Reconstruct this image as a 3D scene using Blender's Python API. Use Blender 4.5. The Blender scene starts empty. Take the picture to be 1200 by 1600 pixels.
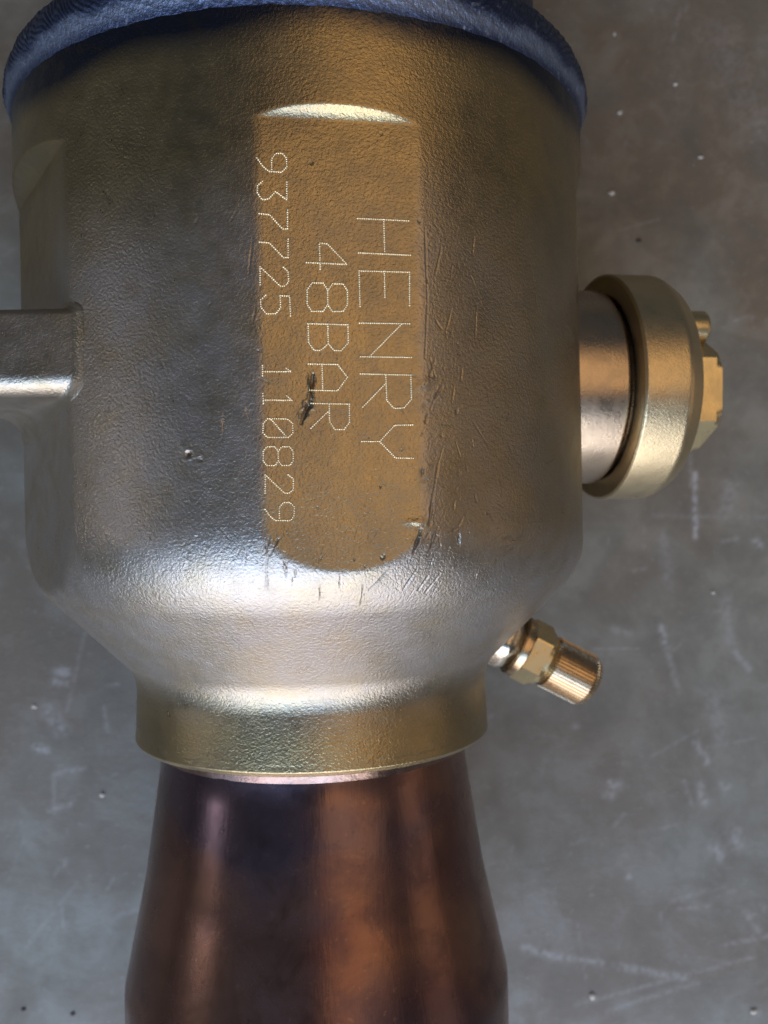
import bpy, math, random
import numpy as np

random.seed(7)
rng = np.random.default_rng(7)
MM = 0.001
scene = bpy.context.scene
col = scene.collection

# ------------------------------------------------------------------ camera
AXIS_Z = 56.5                       # height of the valve's axis above the floor, mm
cam_d = bpy.data.cameras.new("camera")
cam = bpy.data.objects.new("camera", cam_d)
col.objects.link(cam)
cam.location = (0, 0, (AXIS_Z + 189.6) * MM)
cam.rotation_euler = (0, 0, 0)
cam_d.sensor_fit = 'VERTICAL'
cam_d.sensor_height = 24.0
cam_d.sensor_width = 18.0
cam_d.lens = 24.0 * 1462.0 / 1600.0
cam_d.clip_start = 0.005
cam_d.clip_end = 50
cam_d.dof.use_dof = True
cam_d.dof.focus_distance = 0.146
cam_d.dof.aperture_fstop = 15.0
scene.camera = cam

# ------------------------------------------------------------------ world, lamps, exposure
world = bpy.data.worlds.new("World")
scene.world = world
world.use_nodes = True
bg = world.node_tree.nodes["Background"]
bg.inputs[0].default_value = (0.80, 0.88, 1.0, 1)
bg.inputs[1].default_value = 0.065

def area(name, loc, target, sx, sy, power, color):
    d = bpy.data.lights.new(name, 'AREA')
    d.shape = 'RECTANGLE'; d.size = sx; d.size_y = sy
    d.energy = power; d.color = color
    o = bpy.data.objects.new(name, d)
    o.location = loc
    dx = [target[i] - loc[i] for i in range(3)]
    from mathutils import Vector
    o.rotation_euler = Vector(dx).to_track_quat('-Z', 'Y').to_euler()
    col.objects.link(o)
    return o

# the open workshop door below the picture, a warm lit ceiling panel to the right overhead,
# a narrow window on the left and a dim skylight
area("door_light", (-0.10, -2.3, 1.27), (0, 0, 0.45), 3.6, 2.4, 80, (0.98, 0.96, 1.0))
area("ceiling_light", (0.60, 0.24, 1.30), (0, 0, 0.05), 1.05, 1.05, 3.1, (1.0, 0.62, 0.30))
area("window_light", (-2.0, -0.10, 0.86), (0, 0, 0.05), 0.20, 0.26, 1.4, (1.0, 0.92, 0.88))
area("sky_gap_light", (-0.10, -0.85, 1.20), (0, 0, 0.05), 1.4, 0.5, 7.5, (0.34, 0.60, 1.0))
area("left_sky_light", (-0.70, -0.80, 0.60), (-0.1, -0.15, 0.0), 0.7, 0.7, 2.1, (0.52, 0.72, 1.0))
area("right_wall_light", (1.40, -0.12, 0.42), (0, 0, 0.05), 0.8, 0.55, 0.55, (1.0, 0.66, 0.38))
scene.view_settings.view_transform = 'Standard'
scene.view_settings.look = 'None'
scene.view_settings.exposure = 0.14
scene.view_settings.gamma = 1.0
scene.render.engine = 'CYCLES'
scene.cycles.max_bounces = 6
scene.cycles.sample_clamp_indirect = 6.0

# ------------------------------------------------------------------ mesh helpers
def mesh_np(name, V, quads=None, tris=None, mat=None, smooth=True, parent=None, sharp=None, attrs=None):
    """one mesh object from numpy arrays, V in millimetres"""
    V = np.asarray(V, dtype=np.float64).reshape(-1, 3) * MM
    F = []; sizes = []
    if quads is not None and len(quads):
        q = np.asarray(quads, dtype=np.int32).reshape(-1, 4); F.append(q.ravel()); sizes.append(np.full(len(q), 4))
    if tris is not None and len(tris):
        t = np.asarray(tris, dtype=np.int32).reshape(-1, 3); F.append(t.ravel()); sizes.append(np.full(len(t), 3))
    loops = np.concatenate(F); sizes = np.concatenate(sizes).astype(np.int32)
    starts = np.concatenate([[0], np.cumsum(sizes)[:-1]]).astype(np.int32)
    me = bpy.data.meshes.new(name)
    me.vertices.add(len(V)); me.vertices.foreach_set("co", V.ravel().astype(np.float32))
    me.loops.add(len(loops)); me.loops.foreach_set("vertex_index", loops)
    me.polygons.add(len(sizes)); me.polygons.foreach_set("loop_start", starts)
    me.update(calc_edges=True)
    me.validate()
    me.polygons.foreach_set("use_smooth", np.full(len(me.polygons), smooth, dtype=bool))
    if attrs:
        for k, a in attrs.items():
            at = me.attributes.new(k, 'FLOAT', 'POINT')
            at.data.foreach_set("value", np.asarray(a, dtype=np.float32).ravel())
    if sharp is not None:
        me.set_sharp_from_angle(angle=math.radians(sharp))
    if mat: me.materials.append(mat)
    o = bpy.data.objects.new(name, me)
    col.objects.link(o)
    if parent: o.parent = parent
    return o

def grid_quads(nr, nc, closed=True, flip=False):
    """rows nr x cols nc; columns wrap when closed"""
    i = np.arange(nr - 1)[:, None]
    j = np.arange(nc if closed else nc - 1)[None, :]
    j2 = (j + 1) % nc
    a = i * nc + j; b = i * nc + j2; c = (i + 1) * nc + j2; d = (i + 1) * nc + j
    q = np.stack([a, b, c, d], -1).reshape(-1, 4)
    return q[:, ::-1] if flip else q

def arc_profile(pts, n=10):
    """polyline with fillets: pts = [(s, r, fillet_radius)] -> list of (s, r)"""
    out = []
    P = [np.array(p[:2], float) for p in pts]
    for k, p in enumerate(pts):
        rad = p[2] if len(p) > 2 else 0
        if k in (0, len(pts) - 1) or rad <= 0:
            out.append(tuple(P[k])); continue
        a = P[k - 1] - P[k]; b = P[k + 1] - P[k]
        la, lb = np.linalg.norm(a), np.linalg.norm(b); a /= la; b /= lb
        ang = math.acos(max(-1, min(1, a @ b)))
        t = min(rad / math.tan(ang / 2), la * .98, lb * .98); rr = t * math.tan(ang / 2)
        cdir = (a + b) / np.linalg.norm(a + b)
        c = P[k] + cdir * rr / math.sin(ang / 2)
        v0 = P[k] + a * t - c; v1 = P[k] + b * t - c
        a0 = math.atan2(v0[1], v0[0]); a1 = math.atan2(v1[1], v1[0])
        da = (a1 - a0 + math.pi) % (2 * math.pi) - math.pi
        for m in range(n + 1):
            w = a0 + da * m / n
            out.append((c[0] + rr * math.cos(w), c[1] + rr * math.sin(w)))
    return np.array(out)

def frame_from(axis, up=(0, 0, 1)):
    d = np.array(axis, float); d /= np.linalg.norm(d)
    u = np.array(up, float); u -= d * (u @ d); u /= np.linalg.norm(u)
    return d, u, np.cross(d, u)

def lathe(name, prof, origin, axis, mat, parent, n=128, shape=None, sharp=32, cap0=False, cap1=False, up=(0, 0, 1)):
    """surface along an axis: prof rows (s, r); shape(theta, s, r) -> radius"""
    prof = np.asarray(prof, float)
    d, u, v = frame_from(axis, up)
    th = np.linspace(0, 2 * np.pi, n, endpoint=False)
    S, TH = np.meshgrid(prof[:, 0], th, indexing='ij')
    R = np.repeat(prof[:, 1][:, None], n, 1)
    if shape: R = shape(TH, S, R)
    V = np.array(origin)[None, None, :] + S[..., None] * d + R[..., None] * (np.cos(TH)[..., None] * u + np.sin(TH)[..., None] * v)
    V = V.reshape(-1, 3)
    q = grid_quads(len(prof), n)
    tr = []
    if cap0:
        V = np.vstack([V, np.array(origin) + prof[0, 0] * d]); c = len(V) - 1
        tr += [(c, (j + 1) % n, j) for j in range(n)]
    if cap1:
        V = np.vstack([V, np.array(origin) + prof[-1, 0] * d]); c = len(V) - 1; b = (len(prof) - 1) * n
        tr += [(c, b + j, b + (j + 1) % n) for j in range(n)]
    return mesh_np(name, V, q, tr, mat, True, parent, sharp)

# ------------------------------------------------------------------ materials
def new_mat(name):
    m = bpy.data.materials.new(name); m.use_nodes = True
    nt = m.node_tree
    return m, nt, nt.nodes["Principled BSDF"]

def N(nt, typ, **kw):
    n = nt.nodes.new(typ)
    for k, v in kw.items():
        if k.startswith('i_'):
            n.inputs[k[2:].replace('_', ' ')].default_value = v
        else:
            setattr(n, k, v)
    return n

def noise(nt, vec, scale, detail=3.0, rough=0.55, dist=0.0):
    n = N(nt, 'ShaderNodeTexNoise'); n.inputs['Scale'].default_value = scale
    n.inputs['Detail'].default_value = detail; n.inputs['Roughness'].default_value = rough
    n.inputs['Distortion'].default_value = dist
    nt.links.new(vec, n.inputs['Vector'])
    return n.outputs[0]

def ramp(nt, fac, stops, interp='LINEAR'):
    r = N(nt, 'ShaderNodeValToRGB'); r.color_ramp.interpolation = interp
    el = r.color_ramp.elements
    while len(el) < len(stops): el.new(0.5)
    for e, (p, c) in zip(el, stops):
        e.position = p; e.color = (c, c, c, 1) if not isinstance(c, tuple) else (*c, 1)
    nt.links.new(fac, r.inputs[0])
    return r.outputs[0]

def mixc(nt, fac, a, b, blend='MIX'):
    m = N(nt, 'ShaderNodeMix', data_type='RGBA', blend_type=blend)
    for s, v in ((m.inputs[0], fac), (m.inputs[6], a), (m.inputs[7], b)):
        if isinstance(v, (int, float)): s.default_value = v
        elif isinstance(v, tuple): s.default_value = (*v, 1)
        else: nt.links.new(v, s)
    return m.outputs[2]

def math_(nt, op, a, b=0.0, clamp=False):
    m = N(nt, 'ShaderNodeMath', operation=op, use_clamp=clamp)
    for s, v in ((m.inputs[0], a), (m.inputs[1], b)):
        if isinstance(v, (int, float)): s.default_value = v
        else: nt.links.new(v, s)
    return m.outputs[0]

def objco(nt):
    return N(nt, 'ShaderNodeTexCoord').outputs['Object']

def stretch(nt, vec, sc):
    m = N(nt, 'ShaderNodeMapping'); m.inputs['Scale'].default_value = sc
    nt.links.new(vec, m.inputs['Vector'])
    return m.outputs[0]

def bump(nt, p, h, dist, strength=1.0, prev=None):
    b = N(nt, 'ShaderNodeBump'); b.inputs['Distance'].default_value = dist
    b.inputs['Strength'].default_value = strength
    nt.links.new(h, b.inputs['Height'])
    if prev is not None: nt.links.new(prev, b.inputs['Normal'])
    nt.links.new(b.outputs[0], p.inputs['Normal'])
    return b.outputs[0]

def brass_material(name, base, dark, rough, grain, grain_depth, tint_attr=False, lines=0.0, metallic=1.0):
    m, nt, p = new_mat(name)
    co = objco(nt)
    big = noise(nt, co, 55, 5, .62, .4)
    mid = noise(nt, co, 330, 4, .6)
    c = mixc(nt, ramp(nt, big, [(.35, 0.0), (.68, 1.0)]), base, dark)
    c = mixc(nt, math_(nt, 'MULTIPLY', ramp(nt, mid, [(.5, 0.0), (.75, 1.0)]), .28), c, tuple(x * .62 for x in base))
    if tint_attr:
        at = N(nt, 'ShaderNodeAttribute', attribute_name='tint').outputs['Fac']
        ox = N(nt, 'ShaderNodeAttribute', attribute_name='oxide').outputs['Fac']
        ox = math_(nt, 'MULTIPLY', ox, ramp(nt, noise(nt, co, 140, 5, .65), [(.28, .45), (.58, 1.0)]), True)
        c = mixc(nt, ox, c, (0.375, 0.348, 0.325))
        nt.links.new(math_(nt, 'SUBTRACT', metallic, math_(nt, 'MULTIPLY', ox, .13)), p.inputs['Metallic'])
        t2 = math_(nt, 'MULTIPLY', at, math_(nt, 'ADD', .65, math_(nt, 'MULTIPLY', mid, .7)), True)
        c = mixc(nt, t2, c, (0.045, 0.055, 0.09))
        sc = N(nt, 'ShaderNodeAttribute', attribute_name='scar').outputs['Fac']
        c = mixc(nt, math_(nt, 'MULTIPLY', sc, .75, True), c, (0.14, 0.125, 0.115))
    nt.links.new(c, p.inputs['Base Color'])
    if not tint_attr: p.inputs['Metallic'].default_value = metallic
    rv = ramp(nt, mid, [(.3, rough - .05), (.7, rough + .07)])
    nt.links.new(rv, p.inputs['Roughness'])
    nb = None
    if grain_depth:
        g1 = noise(nt, co, grain, 2.5, .55, .35)
        g2 = noise(nt, co, grain * 2.6, 2, .5)
        h = math_(nt, 'ADD', g1, math_(nt, 'MULTIPLY', g2, .35))
        nb = bump(nt, p, h, grain_depth, 1.0)
    return m

M_body = brass_material("cast_brass", (0.46, 0.365, 0.20), (0.31, 0.262, 0.175), .32, 2100, .00009, tint_attr=True)
M_cap = brass_material("turned_brass", (0.72, 0.60, 0.38), (0.63, 0.52, 0.33), .32, 2600, .00005)
M_stub = brass_material("machined_bronze", (0.54, 0.44, 0.33), (0.47, 0.385, 0.295), .28, 1800, .00003)
M_yellow = brass_material("plain_brass", (0.76, 0.64, 0.38), (0.66, 0.55, 0.32), .30, 1500, .00003)
M_knurl = brass_material("knurled_brass", (0.60, 0.47, 0.31), (0.50, 0.38, 0.25), .26, 1500, .00003)
M_root = brass_material("silver_solder", (0.74, 0.68, 0.54), (0.50, 0.47, 0.42), .18, 700, .0001)
M_braze = brass_material("copper_braze", (0.36, 0.24, 0.19), (0.24, 0.15, 0.14), .26, 900, .00006)
M_dot = brass_material("fresh_brass", (0.96, 0.86, 0.62), (0.86, 0.72, 0.48), .30, 1000, 0, metallic=.75)

def weld_material():
    m, nt, p = new_mat("blued_weld_steel")
    co = objco(nt)
    a = noise(nt, co, 90, 4, .6); b = noise(nt, co, 700, 3, .6)
    band = N(nt, 'ShaderNodeAttribute', attribute_name='band').outputs['Fac']
    groove = N(nt, 'ShaderNodeAttribute', attribute_name='groove').outputs['Fac']
    c = mixc(nt, ramp(nt, a, [(.35, 0.0), (.7, 1.0)]), (0.035, 0.052, 0.115), (0.065, 0.09, 0.165))
    c = mixc(nt, band, c, (0.16, 0.205, 0.31))
    c = mixc(nt, ramp(nt, b, [(.60, 0.0), (.78, .5)]), c, (0.36, 0.41, 0.50))
    c = mixc(nt, groove, c, (0.02, 0.022, 0.035))
    nt.links.new(c, p.inputs['Base Color'])
    p.inputs['Metallic'].default_value = .85
    nt.links.new(ramp(nt, b, [(.3, .34), (.7, .52)]), p.inputs['Roughness'])
    g = noise(nt, co, 1500, 3, .6)
    bump(nt, p, g, .00025, 1.0)
    return m
M_weld = weld_material()

def copper_material():
    m, nt, p = new_mat("oxidised_copper")
    co = objco(nt)
    a = noise(nt, co, 34, 4, .55, .6); b = noise(nt, co, 120, 5, .65, .5); d = noise(nt, co, 650, 4, .65); e = noise(nt, co, 24, 3, .5, .3)
    c = mixc(nt, ramp(nt, a, [(.36, 0.0), (.64, 1.0)]), (0.31, 0.175, 0.135), (0.175, 0.095, 0.092))
    c = mixc(nt, ramp(nt, e, [(.47, 0.0), (.60, .75)]), c, (0.12, 0.10, 0.15))
    c = mixc(nt, ramp(nt, b, [(.48, 0.0), (.72, .55)]), c, (0.085, 0.055, 0.065))
    c = mixc(nt, ramp(nt, d, [(.62, 0.0), (.72, .35)]), c, (0.40, 0.26, 0.20))
    c = mixc(nt, ramp(nt, d, [(.28, .4), (.36, 0.0)]), c, (0.07, 0.05, 0.055))
    nt.links.new(c, p.inputs['Base Color'])
    p.inputs['Metallic'].default_value = 1.0
    nt.links.new(ramp(nt, b, [(.3, .20), (.7, .32)]), p.inputs['Roughness'])
    s = noise(nt, stretch(nt, co, (1, .06, 1)), 1500, 3, .6)
    bump(nt, p, s, .00002, 1.0)
    return m
M_copper = copper_material()

def floor_material():
    m, nt, p = new_mat("worn_grey_floor")
    co = objco(nt)
    a = noise(nt, co, 14, 5, .6); b = noise(nt, co, 70, 5, .65, .3); d = noise(nt, co, 520, 4, .7)
    c = mixc(nt, ramp(nt, a, [(.42, 0.0), (.58, 1.0)]), (0.122, 0.100, 0.074), (0.160, 0.164, 0.144))
    c = mixc(nt, ramp(nt, b, [(.42, 0.0), (.66, .6)]), c, (0.082, 0.075, 0.060))
    c = mixc(nt, ramp(nt, b, [(.26, .45), (.48, 0.0)]), c, (0.20, 0.205, 0.19))
    c = mixc(nt, ramp(nt, d, [(.60, 0.0), (.74, .45)]), c, (0.27, 0.27, 0.265))
    c = mixc(nt, ramp(nt, d, [(.27, .5), (.40, 0.0)]), c, (0.085, 0.08, 0.07))
    sc = N(nt, 'ShaderNodeAttribute', attribute_name='scuff').outputs['Fac']
    c = mixc(nt, math_(nt, 'MULTIPLY', sc, .75), c, (0.42, 0.43, 0.46))
    nt.links.new(c, p.inputs['Base Color'])
    nt.links.new(ramp(nt, b, [(.3, .42), (.7, .60)]), p.inputs['Roughness'])
    p.inputs['Specular IOR Level'].default_value = .8
    bump(nt, p, d, .00012, .6)
    return m
M_floor = floor_material()

def plain(name, c, rough, metallic=0.0):
    m, nt, p = new_mat(name)
    n = noise(nt, objco(nt), 900, 3)
    nt.links.new(mixc(nt, n, c, tuple(x * .6 for x in c)), p.inputs['Base Color'])
    p.inputs['Roughness'].default_value = rough; p.inputs['Metallic'].default_value = metallic
    return m
M_grit = plain("pale_grit", (0.62, 0.60, 0.55), .7)
M_grit_dark = plain("dark_grit", (0.05, 0.045, 0.04), .7)

# ------------------------------------------------------------------ floor
# ------------------------------------------------------------------ measured data (millimetres)
SCUFFS = [
    (81.81, 10.1, 81.98, -6.4, 0.75, 0.75),
    (80.13, 26.93, 80.8, 6.73, 0.5, 0.25),
    (70.7, -1.01, 101.0, -1.35, 0.6, 0.22),
    (72.89, -30.3, 74.23, -35.35, 0.9, 0.6),
    (74.23, -35.35, 77.43, -47.13, 0.8, 0.28),
    (82.15, -60.6, 84.84, -65.65, 0.9, 0.6),
    (37.03, -114.47, 43.77, -116.82, 1.1, 0.5),
    (43.77, -116.82, 57.23, -118.51, 1.0, 0.38),
    (62.28, -119.52, 79.12, -122.55, 1.1, 0.42),
    (50.5, -129.61, 97.63, -116.99, 0.5, 0.28),
    (58.92, -131.3, 82.48, -123.72, 0.7, 0.25),
    (73.22, -6.06, 74.91, -18.52, 1.6, 0.22),
    (59.76, -71.54, 61.44, -72.05, 1.4, 0.5),
    (58.58, -74.07, 59.76, -74.4, 1.4, 0.4),
    (82.99, -71.54, 84.17, -76.59, 1.2, 0.5),
    (89.22, -71.54, 90.06, -72.38, 1.2, 0.45),
    (86.69, -88.37, 88.37, -90.06, 2.0, 0.45),
    (92.25, -84.17, 92.92, -87.53, 2.0, 0.4),
    (85.85, -47.97, 88.37, -58.92, 2.2, 0.2),
    (-85.85, -42.08, -83.32, -42.42, 1.4, 0.5),
    (-86.69, -44.61, -83.83, -45.11, 1.2, 0.45),
    (-88.37, -52.18, -85.01, -57.23, 2.2, 0.35),
    (-91.74, -61.95, -88.88, -62.45, 1.0, 0.7),
    (-86.69, -69.02, -79.12, -67.33, 0.7, 0.35),
    (-86.69, -69.02, -86.86, -79.12, 0.6, 0.22),
    (-87.87, -78.27, -82.48, -76.76, 0.8, 0.4),
    (90.06, -23.57, 90.9, -33.67, 2.0, 0.25),
    (90.9, 6.73, 90.06, 0.0, 2.6, 0.25),
    (60.6, -31.14, 64.81, -31.98, 1.0, 0.3),
    (97.63, -7.57, 98.81, -8.75, 1.1, 0.5),
    (92.58, -37.03, 95.95, -41.24, 1.0, 0.4),
    (76.59, -82.48, 67.33, -84.17, 0.5, 0.2),
    (95.11, -105.21, 98.47, -110.26, 0.9, 0.35),
    (77.43, -104.37, 85.85, -103.69, 0.5, 0.3),
    (60.6, -82.48, 63.12, -79.45, 0.5, 0.3),
    (78.78, -70.7, 81.14, -77.43, 0.5, 0.3),
    (-94.27, -114.47, -80.8, -97.63, 0.6, 0.15),
    (75.75, 134.66, 77.43, 104.37, 5, 0.08),
    (87.53, 124.56, 99.32, 101.0, 6, 0.15),
]
GRIT = [
    (59.76, 83.83, 0.75, 0, 'small round pale grit grain between the blued weld rim and the cap nut'),
    (67.0, 71.37, 0.6, 1, 'small dark grit grain on the floor just above the cap nut'),
    (54.71, -127.26, 1.05, 0, "pale grit chip on the floor right of the copper reducer's lower end"),
    (-74.07, -74.4, 0.8, 0, 'pale bluish grit grain close to the left side of the copper reducer'),
    (76.59, 112.45, 0.5, 0, 'tiny pale grit grain in the upper right of the floor'),
    (61.95, 105.04, 0.6, 0, "tiny pale oblong grit grain right of the blued weld rim's lower tip"),
    (83.16, 93.26, 0.6, 0, 'tiny pale grit grain up and right of the cap nut'),
    (97.13, -131.3, 0.9, 0, 'pale grit grain near the lower right corner of the floor'),
    (-94.77, -130.79, 0.55, 1, 'dark grit grain near the lower left corner of the floor'),
    (-81.81, -131.97, 0.6, 1, 'dark grit grain at the bottom left, nearer the copper reducer'),
    (-91.91, -51.17, 0.55, 0, 'tiny pale grit grain on the floor left of the brass cone'),
    (86.52, -21.21, 0.6, 0, 'tiny pale grit grain on the floor below and right of the cap nut'),
    (60.6, 125.57, 0.5, 0, 'tiny pale grit grain near the top edge right of the weld rim'),
]
STAMPS = [     # azimuth deg, y, azimuth deg, y, width, depth, raised lip
    (21.52, 18.02, 24.11, 19.21, 0.8, -0.2, 0.0),
    (22.85, 15.53, 23.08, 15.13, 0.6, 0.12, 0.4),
    (24.77, 22.29, 23.77, 19.81, 0.22, 0.14, 0.3),
    (25.89, 18.37, 24.64, 16.6, 0.25, 0.2, 0.5),
    (24.64, 16.6, 23.77, 14.75, 0.15, 0.1, 0.3),
    (23.4, 14.13, 22.91, 12.91, 0.25, 0.15, 0.3),
    (22.87, 11.29, 21.94, 10.88, 0.16, 0.1, 0.3),
    (22.41, 6.04, 22.16, 5.03, 0.28, 0.15, 0.6),
    (21.91, 4.03, 23.54, 4.42, 0.25, 0.1, 0.3),
    (22.65, 6.55, 23.71, 6.55, 0.3, -0.08, 0.0),
    (25.92, 9.31, 25.02, 6.86, 0.15, 0.08, 0.3),
    (25.02, 6.86, 23.69, 0.78, 0.2, 0.13, 0.4),
    (23.82, 1.18, 23.27, -2.25, 0.28, 0.2, 0.4),
    (19.63, -1.77, 22.47, -1.93, 0.6, -0.24, 0.0),
    (21.87, -3.02, 20.65, -6.41, 0.3, 0.22, 0.4),
    (23.49, -3.16, 22.41, -4.65, 0.16, 0.12, 0.3),
    (24.8, -2.69, 23.79, -5.7, 0.2, 0.12, 0.3),
    (25.46, -5.55, 23.28, -7.1, 0.15, 0.1, 0.3),
    (28.67, 15.2, 28.4, 14.47, 0.3, 0.15, 0.3),
    (29.72, 21.32, 29.42, 19.45, 0.18, 0.1, 0.3),
    (25.39, 12.76, 28.1, 12.51, 0.12, 0.08, 0.3),
    (27.83, 1.13, 27.6, -0.09, 0.2, 0.1, 0.3),
    (31.76, 1.92, 32.14, 0.88, 0.18, 0.1, 0.3),
    (29.3, -1.35, 28.37, -2.77, 0.2, 0.12, 0.3),
    (26.73, -3.55, 28.24, -2.97, 0.18, 0.12, 0.3),
    (28.34, -4.0, 28.94, -5.66, 0.2, 0.14, 0.3),
    (28.57, 5.65, 28.69, 5.24, 0.4, 0.06, 0.3),
    (30.78, 0.28, 29.57, -0.94, 0.14, 0.08, 0.3),
    (16.01, -6.66, 15.68, -7.25, 0.3, 0.15, 0.3),
    (-1.6, -3.41, -2.27, -5.79, 0.18, 0.13, 0.4),
    (-0.36, -3.83, -1.65, -6.2, 0.18, 0.13, 0.4),
    (0.83, -7.04, 0.57, -9.43, 0.18, 0.13, 0.4),
    (-2.34, -8.98, -2.47, -11.38, 0.18, 0.13, 0.4),
    (2.26, -7.87, 2.02, -9.46, 0.18, 0.13, 0.4),
    (15.35, -6.8, 15.78, -7.22, 0.18, 0.13, 0.4),
    (17.07, -8.68, 13.94, -11.81, 0.18, 0.13, 0.4),
    (21.74, -3.52, 20.74, -6.36, 0.18, 0.13, 0.4),
    (24.11, -3.58, 23.58, -5.63, 0.18, 0.13, 0.4),
    (25.09, -3.19, 23.08, -6.85, 0.18, 0.13, 0.4),
    (28.62, -3.28, 28.82, -5.8, 0.18, 0.13, 0.4),
    (21.62, -8.85, 19.7, -12.05, 0.18, 0.13, 0.4),
    (23.97, -9.77, 22.49, -12.18, 0.18, 0.13, 0.4),
    (25.93, -9.86, 23.91, -12.66, 0.18, 0.13, 0.4),
    (9.09, -9.64, 9.06, -11.24, 0.18, 0.13, 0.4),
    (12.89, -10.96, 12.82, -14.19, 0.18, 0.13, 0.4),
    (5.94, -10.75, 5.89, -13.15, 0.18, 0.13, 0.4),
    (38.75, -12.89, 39.07, -13.13, 0.18, 0.13, 0.4),
    (38.01, -5.04, 43.89, -4.78, 0.45, 0.1, 0.4),
    (23.47, 41.94, 23.66, 31.01, 0.16, 0.09, 0.4),
    (23.66, 31.01, 23.03, 22.41, 0.16, 0.09, 0.4),
    (32.58, 41.57, 32.12, 38.58, 0.16, 0.09, 0.4),
    (35.0, 37.47, 34.25, 34.9, 0.16, 0.09, 0.4),
    (26.33, 39.37, 25.09, 34.94, 0.16, 0.09, 0.4),
    (32.84, 31.31, 32.32, 25.87, 0.16, 0.09, 0.4),
    (27.99, 30.38, 26.73, 26.43, 0.16, 0.09, 0.4),
    (20.39, 19.94, 21.99, 19.52, 0.16, 0.09, 0.4),
    (24.94, 28.23, 26.05, 26.87, 0.16, 0.09, 0.4),
    (23.92, 22.45, 24.75, 19.62, 0.16, 0.09, 0.4),
    (28.19, 18.81, 27.65, 15.89, 0.16, 0.09, 0.4),
    (34.51, 19.14, 35.12, 16.21, 0.16, 0.09, 0.4),
    (40.19, 15.47, 38.61, 13.38, 0.16, 0.09, 0.4),
    (31.74, 13.12, 34.93, 9.28, 0.16, 0.09, 0.4),
    (-8.18, 14.94, -8.48, 10.33, 0.16, 0.09, 0.4),
    (-39.37, 21.8, -40.37, 20.89, 0.16, 0.09, 0.4),
    (-3.26, 39.68, -4.05, 34.18, 0.16, 0.09, 0.4),
    (-2.98, 29.54, -3.61, 27.25, 0.16, 0.09, 0.4),
    (-3.58, 23.57, -2.14, 23.07, 0.16, 0.09, 0.4),
    (-9.86, 30.75, -10.39, 29.85, 0.16, 0.09, 0.4),
    (-2.99, 19.4, -0.79, 18.43, 0.16, 0.09, 0.4),
    (-18.52, 22.9, -17.99, 21.46, 0.16, 0.09, 0.4),
    (-1.73, -4.57, -2.83, -11.0, 0.16, 0.09, 0.4),
    (-8.7, 14.04, -8.23, 12.63, 0.16, 0.09, 0.4),
    (-4.73, 14.84, -4.27, 13.45, 0.16, 0.09, 0.4),
    (46.88, 9.63, 45.86, 7.52, 0.16, 0.09, 0.4),
    (36.1, 27.18, 36.75, 25.25, 0.16, 0.09, 0.4),
    (-11.64, 42.93, -12.18, 41.86, 0.16, 0.09, 0.4),
    (-5.62, 43.47, -6.63, 42.13, 0.16, 0.09, 0.4),
    (5.37, 20.01, 5.0, 16.05, 0.28, 0.35, 0.5),
    (5.0, 16.05, 4.01, 14.21, 0.45, 0.45, 0.4),
    (4.01, 14.21, 3.41, 12.84, 0.3, 0.25, 0.4),
    (-14.15, 8.83, -14.1, 8.79, 0.5, 0.4, 0.2),
    (-11.98, 7.84, -11.93, 7.79, 0.35, 0.15, 0.2),
    (16.78, 55.44, 16.83, 55.4, 0.18, 0.15, 0.2),
    (5.56, 0.64, 5.61, 0.59, 0.16, 0.15, 0.2),
    (17.09, 65.31, 17.14, 65.27, 0.2, 0.12, 0.2),
    (34.26, -0.79, 34.33, -0.84, 0.22, 0.2, 0.2),
    (40.37, -4.93, 40.44, -4.98, 0.3, 0.1, 0.2),
    (-14.98, 9.89, -14.93, 9.84, 0.5, -0.12, 0.2),
    (22.5, 42.8, 22.55, 42.75, 0.4, 0.1, 0.2),
    (25.68, 11.04, 25.74, 10.99, 0.3, 0.1, 0.2),
    (5.7, 50.74, 5.74, 50.69, 0.3, 0.1, 0.2),
]
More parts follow.
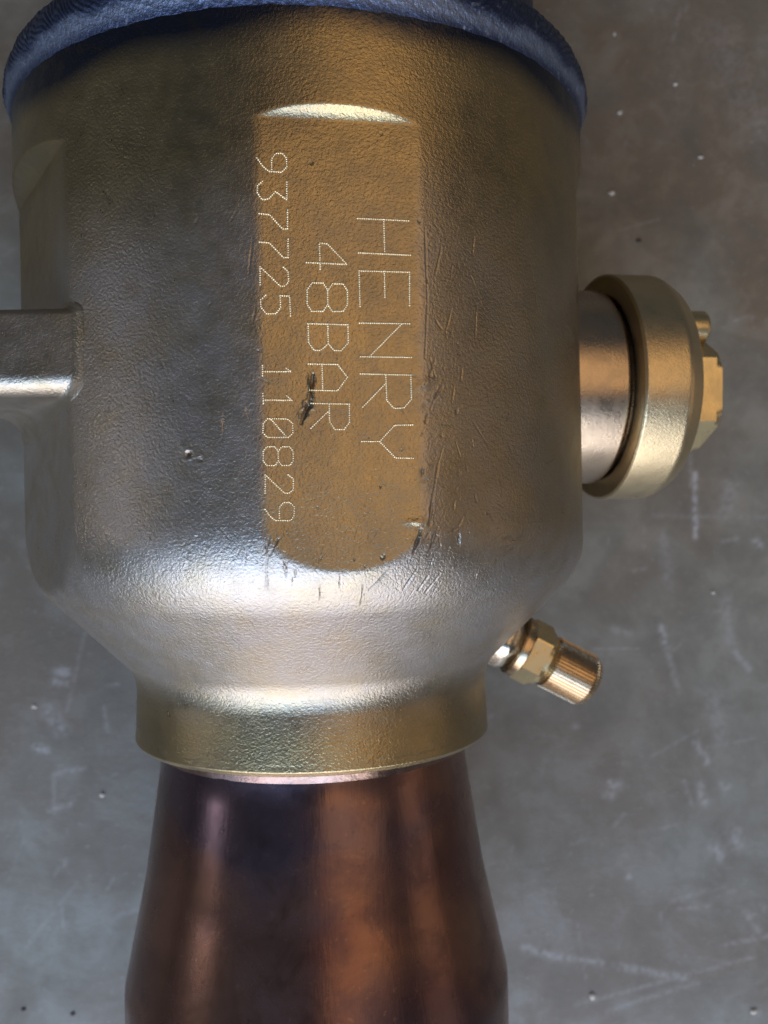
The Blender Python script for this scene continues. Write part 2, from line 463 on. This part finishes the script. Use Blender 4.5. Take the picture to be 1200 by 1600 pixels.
MARKS = [      # strokes on the flat, (across, along)
    ('H',[[[2.709, 42.863], [10.308, 42.774]],[[2.721, 37.824], [10.49, 37.691]],[[6.574, 42.836], [6.616, 37.827]]]),
    ('E',[[[2.753, 35.167], [10.3, 35.169]],[[2.753, 35.167], [2.79, 29.963]],[[6.509, 35.182], [6.519, 31.411]],[[10.3, 35.169], [10.203, 30.244]]]),
    ('N',[[[2.66, 27.523], [10.15, 27.533]],[[8.937, 27.459], [4.091, 22.661]],[[2.73, 22.593], [10.335, 22.558]]]),
    ('R',[[[2.654, 20.08], [10.199, 19.937]],[[10.199, 19.937], [10.214, 16.398], [9.061, 15.098], [7.599, 15.014], [6.502, 16.197], [6.435, 19.913]],[[6.412, 18.729], [2.92, 15.232]]]),
    ('Y',[[[2.683, 10.164], [5.323, 10.149]],[[5.323, 10.149], [7.607, 12.534], [10.337, 12.581]],[[5.323, 10.149], [7.653, 7.71], [10.325, 7.631]]]),
    ('4',[[[-4.959, 36.188], [0.975, 36.078], [-1.852, 38.997], [-3.025, 39.097], [-2.962, 35.291]]]),
    ('8',[[[-4.927, 32.202], [-4.234, 33.249], [-2.584, 33.288], [-1.927, 32.268], [-1.967, 30.198], [-2.664, 29.15], [-4.313, 29.12], [-4.966, 30.139], [-4.927, 32.202]],[[-1.929, 32.16], [-1.256, 33.183], [0.346, 33.22], [0.983, 32.224], [0.944, 30.201], [0.267, 29.177], [-1.334, 29.148], [-1.968, 30.144], [-1.929, 32.16]]]),
    ('B',[[[-4.939, 27.318], [0.942, 27.249]],[[-4.886, 27.238], [-4.857, 24.525], [-4.062, 23.449], [-3.108, 23.459], [-1.996, 24.425], [-2.023, 27.283]],[[-1.996, 24.425], [-1.193, 23.481], [-0.15, 23.438], [0.946, 24.598], [0.942, 27.249]]]),
    ('A',[[[-4.97, 21.466], [-0.684, 21.421], [0.711, 19.575], [-0.758, 17.602], [-4.854, 17.641]],[[-2.955, 21.483], [-2.946, 17.676]]]),
    ('R',[[[-4.673, 15.742], [0.938, 15.64]],[[0.938, 15.64], [0.886, 12.962], [0.095, 11.954], [-1.279, 11.931], [-2.023, 13.105], [-2.029, 15.637]],[[-2.046, 14.738], [-4.742, 12.161]]]),
    ('9',[[[-9.722, 49.485], [-9.693, 51.023], [-9.114, 51.806], [-8.199, 51.903], [-7.564, 51.258], [-7.535, 49.961], [-8.305, 49.143], [-10.13, 49.197], [-11.025, 49.938], [-11.804, 51.059]]]),
    ('3',[[[-7.578, 47.742], [-7.627, 45.172], [-9.219, 46.324], [-10.259, 45.204], [-11.198, 45.086], [-11.846, 46.083], [-11.828, 47.025], [-11.094, 47.728]]]),
    ('7',[[[-7.548, 43.688], [-7.599, 40.983], [-8.327, 40.958], [-10.168, 42.971], [-11.637, 43.052]]]),
    ('7',[[[-7.547, 39.497], [-7.598, 36.846], [-8.272, 36.827], [-10.246, 38.873], [-11.661, 38.963]]]),
    ('2',[[[-8.299, 35.422], [-7.637, 34.817], [-7.584, 33.359], [-8.217, 32.641], [-8.835, 32.708], [-11.649, 35.413], [-11.698, 32.83]]]),
    ('5',[[[-7.409, 28.414], [-7.489, 31.252], [-8.861, 31.304], [-8.813, 29.604], [-9.502, 28.701], [-10.843, 28.623], [-11.627, 29.551], [-11.66, 30.626], [-10.926, 31.314]]]),
    ('1',[[[-8.174, 20.817], [-7.455, 20.336], [-11.536, 20.306]],[[-11.573, 21.194], [-11.601, 19.714]]]),
    ('1',[[[-8.17, 16.818], [-7.454, 16.171], [-11.534, 16.218]],[[-11.596, 17.159], [-11.57, 15.733]]]),
    ('0',[[[-10.998, 13.527], [-8.18, 13.496], [-7.383, 12.845], [-7.41, 11.412], [-8.096, 10.821], [-11.049, 10.835], [-11.704, 11.511], [-11.625, 12.855], [-10.998, 13.527]],[[-10.465, 13.391], [-8.442, 11.038]]]),
    ('8',[[[-11.702, 8.822], [-11.208, 9.491], [-10.03, 9.483], [-9.56, 8.805], [-9.586, 7.457], [-10.082, 6.788], [-11.26, 6.8], [-11.728, 7.477], [-11.702, 8.822]],[[-9.56, 8.805], [-9.064, 9.476], [-7.879, 9.468], [-7.407, 8.789], [-7.433, 7.437], [-7.931, 6.766], [-9.116, 6.778], [-9.586, 7.457], [-9.56, 8.805]]]),
    ('2',[[[-8.2, 5.418], [-7.456, 4.814], [-7.486, 3.246], [-8.116, 2.769], [-8.789, 2.78], [-11.472, 5.457], [-11.549, 2.822]]]),
    ('9',[[[-9.583, -0.822], [-9.554, 0.715], [-8.949, 1.433], [-8.007, 1.417], [-7.399, 0.757], [-7.421, -0.405], [-7.922, -1.206], [-10.207, -1.16], [-10.917, -0.472], [-11.594, 0.483]]]),
]
FX, FY, FZ = 40.9, -27.9, -7

def floor():
    fx = np.arange(-118, 118.01, .55); fy = np.arange(-152, 152.01, .55)
    far = [180, 260, 420, 800, 1600, 3000]
    xs = np.concatenate([[-v for v in far[::-1]], fx, far]); ys = np.concatenate([[-v for v in far[::-1]], fy, far])
    Y, X = np.meshgrid(ys, xs, indexing='ij')
    V = np.stack([X, Y, np.zeros_like(X)], -1)
    sc = np.zeros_like(X)
    # pale rubbed scuffs and scratches: x0, y0, x1, y1, half width, strength (mm)
    def stroke(x0, y0, x1, y1, w, s):
        nonlocal sc
        ax, ay, bx, by = x0, y0, x1, y1
        L = max(1e-6, (bx - ax) ** 2 + (by - ay) ** 2)
        t = np.clip(((X - ax) * (bx - ax) + (Y - ay) * (by - ay)) / L, 0, 1)
        d2 = (X - ax - t * (bx - ax)) ** 2 + (Y - ay - t * (by - ay)) ** 2
        sc = np.maximum(sc, s * np.exp(-d2 / (w * w)))
    for s in SCUFFS: stroke(*s)
    # faint random scratches and rubbed spots all over the sheet
    for _ in range(130):
        x, y = rng.uniform(-115, 115), rng.uniform(-148, 148)
        a = rng.choice([rng.normal(1.4, .3), rng.normal(.25, .25)]); l = rng.exponential(6) + .3
        stroke(x, y, x + l * math.cos(a), y + l * math.sin(a), rng.uniform(.25, .7), rng.uniform(.08, .3))
    for _ in range(24):
        x, y = rng.uniform(-115, 115), rng.uniform(-148, 148)
        stroke(x, y, x + .3, y + .2, rng.uniform(.4, 1.1), rng.uniform(.15, .55))
    gn = rng.standard_normal(sc.shape)
    gn = (gn + np.roll(gn, 1, 0) + np.roll(gn, 1, 1) + np.roll(gn, (1, 1), (0, 1))) / 2
    sc *= np.clip(.75 + .4 * gn, .2, 1.2)
    o = mesh_np("floor", V, grid_quads(len(ys), len(xs), closed=False), None, M_floor, True, None, None, {'scuff': sc})
    o['kind'] = 'structure'
    return o

floor()

# ------------------------------------------------------------------ the valve
valve = bpy.data.objects.new("valve", None)
col.objects.link(valve)
valve.location = (-15.0 * MM, 0, 0)
valve.rotation_euler = (0, 0, math.radians(1.1))
valve.empty_display_size = .05
valve['label'] = "cast brass valve on the floor with dot-marked flat, side cap nut and copper reducer"
valve['category'] = "valve"

AX = np.array([0, 0, AXIS_Z])        # the axis runs along local Y at this height

# body of revolution: (y, r) with fillets
PROF = arc_profile([(73.6, 55.0, 0), (-10.2, 55.0, 20), (-30.6, 34.4, 8.0), (-43.2, 35.0, .4), (-44.1, 34.1, .3), (-44.1, 30.0, 0)], 24)

def body_profile_dense():
    seg = np.hypot(*np.diff(PROF, axis=0).T); s = np.concatenate([[0], np.cumsum(seg)])
    n = int(s[-1] / .17)
    ss = np.linspace(0, s[-1], n)
    # keep the original corner points so the rim stays crisp
    ss = np.unique(np.concatenate([ss, s]))
    return np.interp(ss, s, PROF[:, 0]), np.interp(ss, s, PROF[:, 1])

def smin(a, b, k):
    h = np.clip(.5 + .5 * (b - a) / k, 0, 1)
    return b * (1 - h) + a * h - k * h * (1 - h)

def flats(TH, Y, R):
    """milled and cast flats: (azimuth from +z toward +x, distance, top end y, run-out length, smoothing)"""
    out = R
    for az, d, ytop, run, k in ((10, 53.7, 57.0, 2.4, .2), (-59, 51.5, 58.5, 2.6, .6), (79, 53.9, 62.0, 3.5, .5)):
        dt = (TH - math.radians(az) + np.pi) % (2 * np.pi) - np.pi
        t = np.clip((Y - ytop) / run, 0, 3)
        dd = d + (55.6 - d) * (t * t * .6 + t * .4)
        cs = np.cos(dt)
        lim = np.where(cs > .3, dd / np.maximum(cs, .3), 1e3)
        out = np.where(np.abs(dt) < 1.1, smin(lim, out, k), out)
    return out

def body_radius(th, y):
    ys, rs = PROF[:-1, 0], PROF[:-1, 1]
    R = np.interp(-np.asarray(y), -ys, rs)
    return flats(np.asarray(th), np.asarray(y), R)

def theta_samples():
    def span(a, b, stepdeg): return np.arange(a, b, stepdeg)
    d = np.concatenate([span(-180, -100, .8), span(-100, -30, .35), span(-30, -12, .25), span(-12, 34, .14), span(34, 60, .25), span(60, 110, .4), span(110, 180, .8)])
    return np.radians(d)

def build_body():
    th = theta_samples()
    ys, rs = body_profile_dense()
    Y, TH = np.meshgrid(ys, th, indexing='ij')
    R0 = np.repeat(rs[:, None], len(th), 1)
    FL = flats(TH, Y, R0)
    R = np.where(R0 > 30.2, FL, R0)
    # slow cast unevenness
    R = R + np.where(Y > -42, .05 * np.sin(TH * 5 + Y * .11) * np.sin(Y * .17 + 1.3 * np.cos(TH * 3)), 0)
    scar = np.zeros_like(R)
    thd = np.degrees(th)
    stamps = list(STAMPS)
    for _ in range(340):            # small handling nicks, mostly beside the flat and on the shoulder
        if rng.random() < .45: a0, y0 = rng.uniform(-40, 50), rng.uniform(-14, -3)
        else: a0, y0 = rng.choice([rng.normal(30, 7), rng.uniform(-55, 60)]), rng.uniform(-5, 36)
        l, w = rng.exponential(.9) + .2, rng.uniform(.07, .14)
        t = rng.normal(1.35, .5)
        stamps.append((a0, y0, a0 + l * math.cos(t) / .94, y0 + l * math.sin(t), w, rng.uniform(.035, .11), .6))
    for a0, y0, a1, y1, w, dep, rim in stamps:
        lo, hi = min(a0, a1) - 4, max(a0, a1) + 4
        jj = np.where((thd > lo) & (thd < hi))[0]
        ii = np.where((ys > min(y0, y1) - 3) & (ys < max(y0, y1) + 3))[0]
        if not len(jj) or not len(ii): continue
        sl = np.ix_(ii, jj)
        k = math.radians(1) * 54
        U = np.degrees(TH[sl]) * k; YY = Y[sl]
        ua, ub = a0 * k, a1 * k
        L = max(1e-6, (ub - ua) ** 2 + (y1 - y0) ** 2)
        t = np.clip(((U - ua) * (ub - ua) + (YY - y0) * (y1 - y0)) / L, 0, 1)
        wob = .8 * w * (1 + .25 * np.sin(t * 9 + a0))
        d = np.hypot(U - ua - t * (ub - ua), YY - y0 - t * (y1 - y0)) / wob
        taper = .35 + .65 * np.sin(np.pi * np.clip(t * .92 + .04, 0, 1)) if L > .05 else 1.0
        dep = .85 * dep
        R[sl] += -dep * taper * np.exp(-d ** 2) + rim * abs(dep) * taper * np.exp(-((d - 1.7) / .55) ** 2)
        if dep > .05:
            scar[sl] = np.maximum(scar[sl], np.exp(-(d / .9) ** 2) * min(1, dep / .16) * (.75 if w < .4 else .2))
            if dep > .3 and w < .6: scar[sl] = np.maximum(scar[sl], 1.3 * np.exp(-(d / .8) ** 2))
    V = np.stack([R * np.sin(TH), Y, AXIS_Z + R * np.cos(TH)], -1)
    edge = 66.5 + 1.6 * np.sin(TH * 3.1 + .6) + .7 * np.sin(TH * 11)
    tint = np.clip((Y - edge) / 4.5, 0, 1) ** 1.2
    pad = np.clip((R0 - FL) / .22 + .15, 0, 1) * (np.abs(np.degrees(TH) - 10) < 14) * (Y > -12)
    wav = 4 * np.sin(TH * 2.3 + 1) + 2 * np.sin(TH * 7)
    oxide = np.clip((Y + 37.5 + .15 * wav) / 10, 0, 1) * np.clip((52 + wav - Y) / 16, 0, 1) * (1 - .8 * pad) * (1 - .55 * np.clip((np.degrees(TH) - 21) / 6, 0, 1) * np.clip((Y + 9) / 7, 0, 1))
    return mesh_np("body", V, grid_quads(len(ys), len(th), flip=False), None, M_body, True, valve, 50, {'tint': tint, 'scar': scar, 'oxide': oxide})
body = build_body()

# weld bead round the top of the body, rippled
def build_weld():
    n = 2600
    th = np.linspace(-np.pi, np.pi, n, endpoint=False)
    prof = arc_profile([(72.0, 54.7, 0), (72.6, 54.9, .6), (76.6, 56.3, 1.4), (78.5, 56.15, 4), (82.0, 54.8, 3), (84.5, 50.0, 1), (85.5, 44.0, 0)], 12)
    seg = np.hypot(*np.diff(prof, axis=0).T); s = np.concatenate([[0], np.cumsum(seg)])
    ss = np.linspace(0, s[-1], 90)
    ys, rs = np.interp(ss, s, prof[:, 0]), np.interp(ss, s, prof[:, 1])
    Y, TH = np.meshgrid(ys, th, indexing='ij')
    R = np.repeat(rs[:, None], n, 1)
    amp = np.clip((Y - 75.3 - .4 * np.sin(TH * 17) - .25 * np.sin(TH * 41 + 1)) / 1.6, 0, 1)
    side = np.where(TH < math.radians(5), 1.0, -1.0)
    c = np.clip((Y - 75) / 10, 0, 1.3)
    kn = np.linspace(-np.pi, np.pi, 301)
    walk = np.concatenate([[0], np.cumsum(rng.uniform(.25, 1.75, 300))]); walk *= 250 / walk[-1]
    ph = np.interp(TH, kn, walk) + side * (c * 12 - 4.5 * c * c) + .8 * np.sin(TH * 9) + .5 * np.sin(TH * 23 + 2)
    saw = (ph % 1.0)
    saw = np.where(saw < .8, saw / .8, (1 - saw) / .2)
    k = np.floor(ph)
    jit = .55 + .45 * np.sin(k * 12.9898) * np.sin(k * 4.1)
    R = R + amp * (.26 * (saw - .5) * (0.35 + .9 * jit) + .05 * np.sin(TH * 31 + Y))
    R = R + .04 * np.sin(TH * 60 + Y * 2) * np.sin(Y * 1.7 + TH * 22)
    V = np.stack([R * np.sin(TH), Y, AXIS_Z + R * np.cos(TH)], -1)
    return mesh_np("weld_bead", V, grid_quads(len(ys), n, flip=True), None, M_weld, True, valve, 60,
                   {'band': np.clip(1 - amp * 1.3, 0, 1) * np.clip((Y - 73.3) / 1.2, 0, 1), 'groove': amp * np.clip((.22 - saw) / .22, 0, 1) * (.5 + .4 * jit)})
build_weld()
lathe("end_tube", arc_profile([(84, 46.5, 0), (112, 46.5, 1), (112, 43.5, 1), (84, 43.5, 0)], 4), AX, (0, 1, 0), M_weld, valve, 160)

# copper reducer soldered into the neck, with its solder lip
cop = arc_profile([(-40.0, 30.2, 0), (-49, 30.35, 30), (-70, 33.5, 60), (-91.4, 38.0, 14), (-128, 38.0, 1), (-128, 36.4, 0), (-92, 36.4, 6), (-49, 28.8, 6), (-40, 28.8, 0)], 14)
lathe("copper_reducer", cop, AX, (0, 1, 0), M_copper, valve, 256, sharp=50,
      shape=lambda T, S, R: R + .10 * np.sin(2 * T + .4) * np.clip((-50 - S) / 40, 0, 1) + .03 * np.sin(5 * T + S * .05))
lip = arc_profile([(-43.9, 33.0, 0), (-44.2, 31.5, .15), (-44.6, 30.7, .3), (-46.3, 30.35, 0)], 6)
lathe("braze_fillet", lip, AX, (0, 1, 0), M_braze, valve, 300, sharp=60,
      shape=lambda T, S, R: R + (.03 * np.sin(13 * T + 2 * np.sin(3 * T)) + .02 * np.sin(31 * T + 1)) * (S < -44.05))

# mounting lug reaching left out of the side of the body
def build_lug():
    yc, zc = 25.6, 26.5
    hy, hz = 6.8, 18.3
    radii = {(1, 1): 1.3, (-1, 1): 3.4, (-1, -1): 4.5, (1, -1): 2.0}
    pts = []; nor = []
    for sy, sz, a0 in ((1, 1, 0), (-1, 1, 90), (-1, -1, 180), (1, -1, 270)):
        r = radii[(sy, sz)]
        for m in range(13):
            a = math.radians(a0 + 90 * m / 12)
            ny, nz = math.cos(a), math.sin(a)
            pts.append((yc + sy * (hy - r) + r * ny, zc + sz * (hz - r) + r * nz)); nor.append((ny, nz))
    P0 = np.array(pts); N0 = np.array(nor)
    P = []; Nn = []
    for i in range(len(P0)):
        j = (i + 1) % len(P0)
        d = np.linalg.norm(P0[j] - P0[i]); k = max(1, int(d / .8))
        for m in range(k):
            t = m / k
            P.append(P0[i] * (1 - t) + P0[j] * t)
            v = N0[i] * (1 - t) + N0[j] * t; Nn.append(v / np.linalg.norm(v))
    P = np.array(P); Nn = np.array(Nn)
    rf = .9 + 4.6 * np.clip(-Nn[:, 0], 0, 1) * (.12 + .88 * np.clip((38 - P[:, 1]) / 14, 0, 1)) + .2 * np.clip(Nn[:, 0], 0, 1)
    rows = []
    def xbody(y, z):
        x = -np.sqrt(np.maximum(55.0 ** 2 - z * z, 1))
        for _ in range(8):
            r = body_radius(np.arctan2(x, z), y)
            x = -np.sqrt(np.maximum(r * r - z * z, 1))
        return x
    for w in np.concatenate([[-.25], np.sin(np.linspace(0, np.pi / 2, 16))]):
        ww = max(w, 0)
        g = rf * (1 - np.sqrt(np.maximum(0, 1 - (1 - ww) ** 2)))
        q = P + Nn * g[:, None]
        x = xbody(q[:, 0], q[:, 1]) - w * rf
        rows.append(np.stack([x, q[:, 0], q[:, 1] + AXIS_Z], -1))
    last = rows[-1]
    for f in np.linspace(0, 1, 40)[1:]:
        r = last.copy(); r[:, 0] = last[:, 0] * (1 - f) + (-84.0) * f; rows.append(r)
    cen = np.array([-84.0, yc, zc + AXIS_Z])
    for f, sh in ((.5, .97), (1.2, .88), (1.5, .7), (1.5, .3)):
        r = rows[-1].copy(); r = cen + (last - cen) * np.array([0, sh, sh]); r[:, 0] = -84 - f; rows.append(r)
    V = np.concatenate(rows); n = len(P)
    V = np.vstack([V, [-85.5, yc, zc + AXIS_Z]]); c = len(V) - 1; b = (len(rows) - 1) * n
    tr = [(c, b + j, b + (j + 1) % n) for j in range(n)]
    z = np.zeros(len(V))
    return mesh_np("mounting_lug", V, grid_quads(len(rows), n, flip=False), tr, M_body, True, valve, 60, {'tint': z, 'scar': z, 'oxide': z + .7})
build_lug()

# bonnet, cap nut and hexagon plug on the right
AZ = math.radians(100)
CAP_AX = np.array([math.sin(AZ), 0, math.cos(AZ)])
CAP_O = np.array([0, 25.3, AXIS_Z])
lathe("bonnet", arc_profile([(46, 20.3, 0), (60.2, 20.3, .7), (61.2, 19.3, .3), (61.6, 18.3, .2), (64, 18.3, 0)], 6), CAP_O, CAP_AX, M_stub, valve, 200)
lathe("cap_nut", arc_profile([(66, 18.9, 0), (62.6, 19.2, .2), (61.9, 19.6, .1), (61.9, 23.3, .4), (62.4, 23.75, .3), (71.5, 23.75, 3.0), (75.2, 21.6, 2.2), (75.8, 11.0, 0)], 9), CAP_O, CAP_AX, M_cap, valve, 260, sharp=45, cap1=True,
      shape=lambda T, S, R: R + .03 * np.sin(T * 7 + S) * (R > 20))
def hexshape(ap, rot=0.0, rnd=.3):
    def f(T, S, R):
        a = ((T + rot) % (np.pi / 3)) - np.pi / 6
        return np.minimum(R, ap / np.cos(a))
    return f
hexp = lathe("hexagon_plug", arc_profile([(75.2, 14.2, 0), (83.3, 14.2, .3), (84.7, 12.0, .5), (84.5, 6.0, 0)], 6), CAP_O + np.array([0, -1.0, 0]), CAP_AX, M_yellow, valve, 240, sharp=14, cap1=True, shape=hexshape(11.3, .47))
lathe("bleed_screw", arc_profile([(75.0, 3.5, 0), (84.0, 3.5, 1.0), (84.3, 1.6, .2), (83.6, 1.0, 0)], 5), CAP_O + np.array([-math.cos(AZ) * 5.5, 12.2, math.sin(AZ) * 5.5]), CAP_AX, M_yellow, valve, 40, cap1=True)

# access fitting on the cone: welded root, collar, hexagon and knurled cap
FIT_O = np.array([FX, FY, AXIS_Z + FZ])
FIT_AX = np.array([.872, -.478, -.10])
lathe("fitting_root", arc_profile([(-9, 7.4, 0), (-1.0, 6.6, 3), (1.6, 5.0, .5), (1.6, 3, 0)], 8), FIT_O, FIT_AX, M_root, valve, 90,
      shape=lambda T, S, R: R + .12 * np.sin(7 * T) * (R > 5))
lathe("fitting_collar", arc_profile([(1.2, 5.0, 0), (1.3, 6.5, .3), (3.2, 6.5, .4), (3.4, 5.2, 0)], 5), FIT_O, FIT_AX, M_knurl, valve, 90)
lathe("fitting_hexagon", arc_profile([(3.2, 6.4, 0), (3.3, 7.1, .2), (7.0, 7.1, .2), (8.0, 5.9, .3), (9.5, 4.6, 0)], 5), FIT_O, FIT_AX, M_yellow, valve, 180, sharp=14, shape=hexshape(5.9, .55))
def knurl(T, S, R):
    w = np.clip((R - 4.9) / .3, 0, 1)
    ph = (T * 50 / (2 * np.pi)) % 1.0
    return R - .30 * w * np.where(ph < .35, np.sin(np.pi * ph / .35), 0)
kp = arc_profile([(8.8, 4.5, 0), (9.2, 5.2, .2), (9.6, 5.65, .2), (18.2, 5.65, .9), (19.9, 4.6, .9), (20.2, 3.4, .4), (20.3, 0.5, 0)], 5)
cap = lathe("valve_cap", kp, FIT_O, FIT_AX, M_knurl, valve, 50 * 10, sharp=40, cap1=True, shape=knurl)

# ------------------------------------------------------------------ dot-peened marking on the flat
def dots_along(st, pitch=.325):
    out = []
    st = [np.array(p) for p in st]
    pts = [st[0]]
    seg = [np.linalg.norm(b - a) for a, b in zip(st, st[1:])]
    cum = np.concatenate([[0], np.cumsum(seg)])
    n = max(1, int(round(cum[-1] / pitch)))
    for k in range(n + 1):
        s = cum[-1] * k / n
        i = min(len(seg) - 1, int(np.searchsorted(cum, s, side='right') - 1))
        t = (s - cum[i]) / max(seg[i], 1e-6)
        out.append(st[i] * (1 - t) + st[i + 1] * t)
    return out
PA = math.radians(10)
PU = np.array([math.cos(PA), 0, -math.sin(PA)]); PN = np.array([math.sin(PA), 0, math.cos(PA)])
def surf_d(u, y):
    az = PA + math.atan2(u, 53.6)
    r = float(body_radius(np.array([az]), np.array([y]))[0])
    return r * math.cos(az - PA)
for ch, strokes in MARKS:
    V = []; Q = []; T = []
    for st in strokes:
        for u, y in dots_along(st):
            dd = surf_d(u, y) - .015 + .0
            rad = rng.uniform(.14, .18); base = len(V)
            c0 = AX + PN * dd + PU * u + np.array([0, y, 0])
            nseg = 7
            for rr, hh in ((1.0, -.03), (.88, .10), (.48, .165)):
                for k in range(nseg):
                    a = 2 * math.pi * k / nseg
                    V.append(c0 + PU * (rad * rr * math.cos(a)) + np.array([0, rad * rr * math.sin(a), 0]) + PN * hh)
            V.append(c0 + PN * .18)
            for ring in range(2):
                for k in range(nseg):
                    k2 = (k + 1) % nseg
                    Q.append((base + ring * nseg + k, base + ring * nseg + k2, base + (ring + 1) * nseg + k2, base + (ring + 1) * nseg + k))
            for k in range(nseg):
                T.append((base + 2 * nseg + k, base + 2 * nseg + (k + 1) % nseg, base + 3 * nseg))
    mesh_np("letter" if ch.isalpha() else "digit", V, Q, T, M_dot, True, body, None)

# ------------------------------------------------------------------ loose grit on the floor
def grain(name, x, y, r, mat, label, seed):
    g = np.random.default_rng(seed)
    V = []; F = []
    n = 8
    rows = ((-.55, .55), (-.2, 1.0), (.3, .95), (.75, .5))
    sx, sy = g.uniform(.75, 1.35), g.uniform(.7, 1.1)
    for h, rr in rows:
        for k in range(n):
            a = 2 * math.pi * k / n + g.uniform(-.2, .2); q = r * rr * g.uniform(.75, 1.15)
            V.append((x + q * math.cos(a) * sx, y + q * math.sin(a) * sy, r * .5 * (h + .5) + .01))
    V.append((x, y, r * .5 * 1.4)); V.append((x, y, 0.005))
    Q = grid_quads(4, n)
    T = [(32, 24 + k, 24 + (k + 1) % n) for k in range(n)] + [(33, (k + 1) % n, k) for k in range(n)]
    o = mesh_np(name, V, Q, T, mat, False, None)
    o['label'] = label; o['category'] = "grit"; o['group'] = "loose grit on the floor"
    return o
for i, (x, y, r, dark, lab) in enumerate(GRIT):
    grain("grit_grain", x, y, r, M_grit_dark if dark else M_grit, lab, 100 + i)
